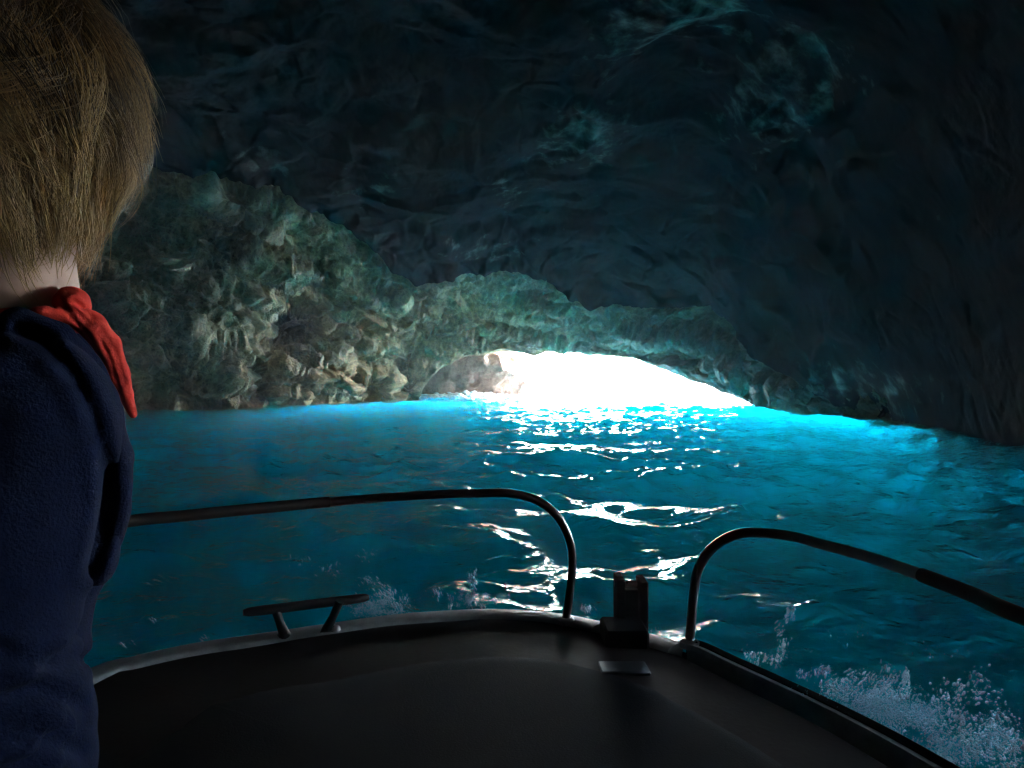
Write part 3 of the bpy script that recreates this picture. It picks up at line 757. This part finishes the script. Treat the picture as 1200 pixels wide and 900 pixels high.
def sweater_fn(P):
    d = ellip(P, (-.487, .69, 1.385), (.125, .100, .175), AX)
    d = smin(d, ellip(P, (-.516, .69, 1.12), (.136, .108, .22), AX), .05)
    d = smin(d, cone(P, NECK + [0, 0, .002], NECK - [0, 0, .04], .060, .070), .03)
    d = smin(d, cone(P, NECK - UP * .02, (-.447, .727, 1.445), .055, .045), .03)
    d = smin(d, cone(P, NECK - UP * .02, LSH, .055, .062), .03); d = smin(d, cone(P, LSH, LEL, .062, .055), .02); d = smin(d, cone(P, LEL, LWR, .055, .042), .01)
    body = d
    arm = cone(P, NECK - [.006, 0, .055], SH - [.008, 0, .004], .048, .060); arm = smin(arm, cone(P, SH - [.008, 0, .004], EL, .062, .050), .02)
    arm = smin(arm, cone(P, EL, WR, .050, .042), .012)
    n_ = fbm(P * 9 + 4, 2)
    tt = (SH[2] - P[:, 2]) / (SH[2] - EL[2])
    fold = .010 * np.sin((P[:, 2] + .35 * (P[:, 0] - P[:, 1]) + .02 * n_) * 2 * np.pi / .046) * smooth(.46, .62, tt)
    arm = arm - fold - .004 * n_
    d = smin(body, arm, .008)
    col = polyline_d(P, collar) - .0165 - .003 * fbm(P * 22, 2)
    d = smin(d, col, .007)
    d = smin(d, ellip(P, at(118, 655, .60), (.012, .02, .02)), .008)
    d = smin(d, cone(P, at(146, 530, .70), at(153, 540, .71), .008, .003), .006)
    d = d - .004 * fbm(P * np.array([14, 14, 8]), 3)
    X2 = np.stack([CX + F_PX * P[:, 0] / P[:, 1], HY - F_PX * (P[:, 2] - EYE) / P[:, 1], 0 * P[:, 0]], -1)
    gr = polyline_d(X2, np.array([(20, 384, 0), (52, 400, 0), (86, 440, 0), (110, 488, 0), (124, 540, 0), (127, 585, 0), (120, 630, 0), (108, 668, 0)], float))
    d = d + .0065 * np.exp(-(gr / 7.0) ** 2) - .004 * np.exp(-((gr - 17) / 8) ** 2)
    for fl_ in ([(-30, 742), (30, 778), (96, 772)], [(-30, 812), (40, 806), (92, 826)], [(-20, 868), (40, 858), (90, 880)]):
        g2 = polyline_d(X2, np.array([(a, b_, 0) for a, b_ in fl_], float)); d = d + .0042 * np.exp(-(g2 / 9) ** 2) - .003 * np.exp(-((g2 - 20) / 10) ** 2)
    d = np.maximum(d, -(cone(P, NECK - UP * .03, NECK + UP * .1, .056, .060)))
    d = np.maximum(d, np.where(P[:, 2] < .96, (.96 - P[:, 2]), -1)) 
    return d
sw = pp(sdf_mesh('fleece_top', sweater_fn, (-.78, .40, .93), (-.27, 1.06, 1.61), .0045, M_KNIT))
def trouser_fn(P):
    d = ellip(P, (-.515, .69, .98), (.128, .10, .12), AX)
    for l_ in (1, -1):
        hip = np.array([-.51, .69, .93]) + SD * l_ * .085; kn = hip + np.array([.02, .02, -.36]); an = np.array([hip[0], hip[1], .24])
        d = smin(d, cone(P, hip, kn, .087, .066), .03); d = smin(d, cone(P, kn, an, .066, .055), .01)
    return np.maximum(d, .21 - P[:, 2])
pp(sdf_mesh('trousers', trouser_fn, (-.76, .48, .19), (-.28, .92, 1.12), .012, M_TROU))
def shoe_fn(P):
    d = None
    for l_ in (1, -1):
        hip = np.array([-.51, .69, .93]) + SD * l_ * .085; an = np.array([hip[0], hip[1], .24])
        e = cone(P, an - UP * .045, an - UP * .052 + FD * .16, .043, .036); d = e if d is None else np.minimum(d, e)
    return np.maximum(d, .152 - P[:, 2])
pp(sdf_mesh('shoes', shoe_fn, (-.72, .5, .14), (-.25, .98, .27), .009, M_BLACK))
def scarf_fn(P):
    fo = .0003 * np.sin((P @ np.array([.85, .2, .45])) * 520 + 4 * fbm(P * 25, 2)) + .0006 * fbm(P * 30, 2)
    th = np.linspace(0, 2 * np.pi, 25); c = NECK + [.0, .0, .004]
    ring = [c + HS * .060 * math.cos(a) + HF * .062 * math.sin(a) + UP * (.006 * math.cos(a) - .012 * math.sin(a)) for a in th]
    d = polyline_d(P, ring) - .0095
    d = smin(d, ellip(P, at(84, 360, .615), (.0135, .016, .018)), .003)
    d = smin(d, ellip(P, at(90, 351, .612), (.008, .012, .008)), .002)
    d = smin(d, cone(P, at(44, 367, .585), at(92, 371, .605), .0055, .009), .003)
    tail = [at(88, 370, .605), at(108, 381, .615), at(126, 404, .63), at(138, 436, .65), at(147, 462, .665), at(156, 486, .68)]
    for q0, q1, r0, r1 in zip(tail[:-1], tail[1:], (.0095, .011, .0105, .009, .0065), (.011, .0105, .009, .0065, .0035)): d = smin(d, cone(P, q0, q1, r0, r1), .003)
    X2 = np.stack([CX + F_PX * P[:, 0] / P[:, 1], HY - F_PX * (P[:, 2] - EYE) / P[:, 1], 0 * P[:, 0]], -1)
    for pl_ in ([(60, 362), (92, 366), (116, 392), (131, 425), (140, 455)], [(86, 352), (110, 374), (133, 408), (146, 448)], [(70, 350), (84, 372), (104, 392)]):
        d = d + .0024 * np.exp(-(polyline_d(X2, np.array([(a, b_, 0) for a, b_ in pl_], float)) / 3.0) ** 2)
    return d - fo
pp(sdf_mesh('scarf', scarf_fn, (-.53, .54, 1.43), (-.33, .75, 1.62), .0019, M_SCARF))
# hair: a cap and some thousands of strands laid along it
CR = at(13, 128, .63)
HZ = np.array([.0, .053, .093, .126, .150, .175]); HR = np.array([1.0, .94, .71, .53, .43, .40])
def hair_pt(th, ph, lift):
    dz = np.where(ph > np.pi / 2, -(ph - np.pi / 2) / R(70) * .140, .130 * np.cos(ph))
    g = np.where(ph > np.pi / 2, np.interp(-dz, HZ, HR), np.sin(ph))
    rx, ry = .101 * g + lift, .108 * g + lift
    loc = np.stack([rx * np.cos(th), ry * np.sin(th), dz + lift * np.cos(ph)], -1)
    return CR + loc[..., :1] * HS + loc[..., 1:2] * HF + loc[..., 2:] * UP
th = np.linspace(0, 2 * np.pi, 72, endpoint=False); ph = np.linspace(.02, R(152), 46)
T, PH = np.meshgrid(th, ph); fr = (np.sin(T) > .55)
PHc = np.where(fr, np.minimum(PH, R(72)), PH)
hp = hair_pt(T, PHc, -.012 + .004 * fbm(np.stack([np.cos(T) * 4, np.sin(T) * 4, PHc * 2], -1), 2))
hair = pp(raw_mesh('hair', hp.reshape(-1, 3), grid_quads(46, 72, wrap=True), M_HAIR))
add_color(hair, 'shade', np.zeros((hp.size // 3, 3)) + .1)
NS, SEG, NC = 27000, 9, 850
r2 = np.random.default_rng(3)
tc = r2.uniform(0, 2 * np.pi, NC); pc = np.degrees(np.arccos(1 - r2.random(NC) * 1.8)); Lc = r2.uniform(18, 46, NC); lc = r2.normal(0, 1, NC); bend = r2.normal(0, .26, NC); shc = r2.normal(0, .2, NC)
ci = r2.integers(0, NC, NS)
t0 = tc[ci] + r2.normal(0, .10, NS) / np.maximum(np.sin(np.radians(np.minimum(pc[ci], 140))), .12); p0 = np.clip(pc[ci] + r2.normal(0, 6, NS), 1, 150); L = Lc[ci] * r2.uniform(.75, 1.15, NS)
keep = (np.sin(t0) < .6) | (p0 < 55); ci, t0, p0, L = ci[keep], t0[keep], p0[keep], L[keep]; NS = len(t0)
pe = np.minimum(p0 + L, 150 + 5 * lc[ci] + r2.normal(0, 4, NS))
u = np.linspace(0, 1, SEG)
ph = np.radians(p0[:, None] + (pe - p0)[:, None] * u[None])
cl = lc[ci]
sp = np.clip(np.sin(ph), .08, 1)
tm = tc[ci][:, None] + (bend[ci] * .8 + .16)[:, None] * u[None] ** 1.3 * 1.6 * smooth(R(18), R(55), ph)
tw = t0[:, None] + .16 * u[None]
tw = tw + (tm - tw) * (.55 * u[None] ** 1.4) * smooth(R(18), R(55), ph) + .05 * np.sin(u[None] * 4 + 9 * lc[ci][:, None]) * u[None] + r2.normal(0, .03, NS)[:, None] * u[None]
fly = (r2.random(NS) < .05)[:, None]
lift = -.011 + .009 * r2.random(NS)[:, None] + .0050 * cl[:, None] * np.sin(u[None] * 2.6) + u[None] ** 2 * (.0055 * cl[:, None] - .004 * smooth(95, 140, pe)[:, None] + r2.normal(0, .003, NS)[:, None]) + fly * u[None] ** 1.5 * .016 * r2.random(NS)[:, None]
S = hair_pt(tw, ph, lift)
tan = np.gradient(S, axis=1); tan /= np.linalg.norm(tan, axis=-1, keepdims=True) + 1e-9
out = S - CR; sidev = np.cross(tan, out); sidev /= np.linalg.norm(sidev, axis=-1, keepdims=True) + 1e-9; nrm_ = np.cross(sidev, tan)
wdt = .0005 * (1 - .75 * u ** 3)[None, :, None]
ring = [S + sidev * wdt, S + nrm_ * wdt * .8, S - sidev * wdt, ]
V = np.stack(ring, 2)                                               # strand, seg, 3, xyz
base = (np.arange(NS) * SEG * 3)[:, None, None]
i0 = base + (np.arange(SEG - 1) * 3)[None, :, None] + np.arange(3)[None, None]
i1 = base + (np.arange(SEG - 1) * 3)[None, :, None] + ((np.arange(3) + 1) % 3)[None, None]
Q = np.stack([i0, i1, i1 + 3, i0 + 3], -1).reshape(-1, 4)
st = raw_mesh('hair_strands', V.reshape(-1, 3), Q, M_HAIR, hair); st['kind'] = 'stuff'
shd = np.clip(.06 + shc[ci][:, None] * 1.1 + r2.normal(0, .12, NS)[:, None] + .30 * (u[None] - .4) + .5 * smooth(55, 125, p0)[:, None] + .22 * np.cos(t0)[:, None] * smooth(40, 80, p0)[:, None], 0, 1)  # side light painted in: paler low and to the right, darker crown
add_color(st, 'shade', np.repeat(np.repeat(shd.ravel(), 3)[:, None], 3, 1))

# ================================================================== SPRAY AND FOAM
def drops(name, spec, seed):
    """thrown water: beads and short threads flung in arcs, thickening to foam"""
    r3 = np.random.default_rng(seed); V, Q, n = [], [], 0
    th = np.linspace(0, 2 * np.pi, 6, endpoint=False)
    for (x, y, Y, sx, sy, sY, N, size, lean, ln) in spec:
        cn = max(2, N // 9); cc = np.stack([r3.normal(0, sx, cn), r3.normal(0, sy, cn), r3.normal(0, sY, cn)], -1); cd = r3.normal(0, .35, (cn, 2))
        for k in range(int(N * 4)):
            q = r3.integers(cn); u_ = r3.normal(0, .30, 3) * np.array([sx, sy, sY]) * .8
            p = at(x + cc[q, 0] + u_[0], y + cc[q, 1] + u_[1], Y + cc[q, 2] + u_[2])
            s_ = .44 * size * min(2.6, r3.lognormal(0, .6)); L_ = s_ * max(1.0, min(ln, 4.0) * r3.uniform(.3, 1.3))
            ax = np.array([lean + cd[q, 0] + r3.normal() * .2, cd[q, 1], 1.0]); ax /= np.linalg.norm(ax)
            a = np.cross(ax, [0, 1, 0]); a /= np.linalg.norm(a); c = np.cross(ax, a)
            for f, rad in ((-1, .2), (-.55, .82), (.05, 1.0), (.6, .78), (1, .2)):
                V.append(p + ax * f * L_ + s_ * rad * (np.cos(th)[:, None] * a + np.sin(th)[:, None] * c))
            for i in range(4):
                for j in range(6): Q.append((n + i * 6 + j, n + i * 6 + (j + 1) % 6, n + (i + 1) * 6 + (j + 1) % 6, n + (i + 1) * 6 + j))
            n += 30
    o = raw_mesh(name, np.concatenate(V), np.array(Q), M_SPRAY); o['kind'] = 'stuff'; return o
drops('bow_spray', [(925, 735, 2.3, 9, 22, .1, 40, .0022, .45, 3.5), (905, 765, 2.1, 16, 22, .1, 40, .0020, .5, 3), (960, 790, 2.0, 25, 14, .1, 60, .0024, .6, 3),
    (1000, 812, 1.95, 22, 10, .1, 170, .0022, .7, 2.6), (1035, 815, 2.0, 18, 20, .1, 260, .0020, .6, 2.6), (1062, 790, 2.05, 5, 16, .05, 30, .0026, .3, 3.2), (1010, 828, 1.92, 34, 12, .05, 1050, 0.0016, .7, 0.9), (1050, 842, 1.9, 30, 14, .06, 750, 0.0019, .6, 0.9), (1150, 872, 1.85, 40, 14, .1, 750, 0.0021, .6, 0.9), (1090, 850, 1.9, 40, 28, .12, 150, .0028, .45, 1.8), (1140, 830, 1.95, 35, 32, .12, 80, .0034, .4, 1.7),
    (1170, 870, 1.85, 30, 16, .1, 120, .0032, .6, 1.6), (1110, 880, 1.8, 40, 14, .1, 140, .0028, .6, 1.8), (1010, 760, 2.1, 90, 30, .15, 40, .0016, .6, 2.5)], 5)
drops('bow_spray', [(445, 705, 2.55, 10, 10, .06, 110, .0024, -.5, 2.6), (480, 700, 2.6, 26, 14, .1, 70, .0020, -.55, 4), (548, 690, 2.6, 7, 14, .06, 60, .0022, -.3, 3.5), (440, 712, 2.55, 16, 6, .04, 750, 0.0015, -.5, 0.9), (550, 705, 2.58, 9, 6, .04, 300, 0.0015, -.3, 0.9), (572, 705, 2.6, 8, 7, .05, 24, .0020, -.4, 3), (596, 700, 2.6, 4, 8, .05, 10, .0022, -.2, 3.4),
    (395, 680, 2.5, 28, 16, .1, 36, .0014, -.6, 5), (690, 712, 2.5, 14, 10, .06, 26, .0019, -.15, 3.6), (215, 742, 2.35, 14, 8, .06, 6, .0022, -.9, 5), (155, 757, 2.2, 8, 5, .03, 3, .0022, -1.0, 5), (735, 735, 2.3, 22, 6, .05, 14, .0018, -.1, 3), (880, 772, 2.15, 20, 8, .05, 16, .002, .4, 2)], 6)
# surf round the foot of the rock in the mouth
fm = MB(); r4 = np.random.default_rng(9)
V, Q, n = [], [], 0
for i in range(1500):
    a = r4.uniform(-1, 1); x = -3.0 + 3.6 * a; front = 49.9 - 1.6 * (1 - a * a) ** .5
    p = np.array([x + r4.normal() * .15, front - abs(r4.normal()) * .5 * (1.3 - abs(a)), .10 + abs(r4.normal()) * .16 * (1 - .6 * abs(a))])
    s_ = r4.uniform(.05, .16); th = np.linspace(0, 2 * np.pi, 6, endpoint=False) + r4.uniform(0, 1)
    for f, rad in ((-1, .3), (-.4, .9), (.3, .9), (1, .3)):
        V.append(p + np.stack([1.7 * s_ * rad * np.cos(th), s_ * rad * np.sin(th), 0 * th + f * s_ * .6], -1) * r4.uniform(.7, 1.2, 6)[:, None])
    for k in range(3):
        for j in range(6): Q.append((n + k * 6 + j, n + k * 6 + (j + 1) % 6, n + (k + 1) * 6 + (j + 1) % 6, n + (k + 1) * 6 + j))
    n += 24
o = raw_mesh('surf_foam', np.concatenate(V), np.array(Q), M_FOAM); o['kind'] = 'stuff'

# the damp air of the cave, which carries the light of the mouth
t = NT('cave air')
M_AIR = t.done(None, t.n('VolumePrincipled', {'Color': (.93, .965, 1.0, 1), 'Density': .0015, 'Anisotropy': .2}).outputs[0])
b = MB(); b.box((0, 0, -.5), (4300, 4300, 25.5)); hz = b.build('haze', M_AIR); hz['kind'] = 'stuff'
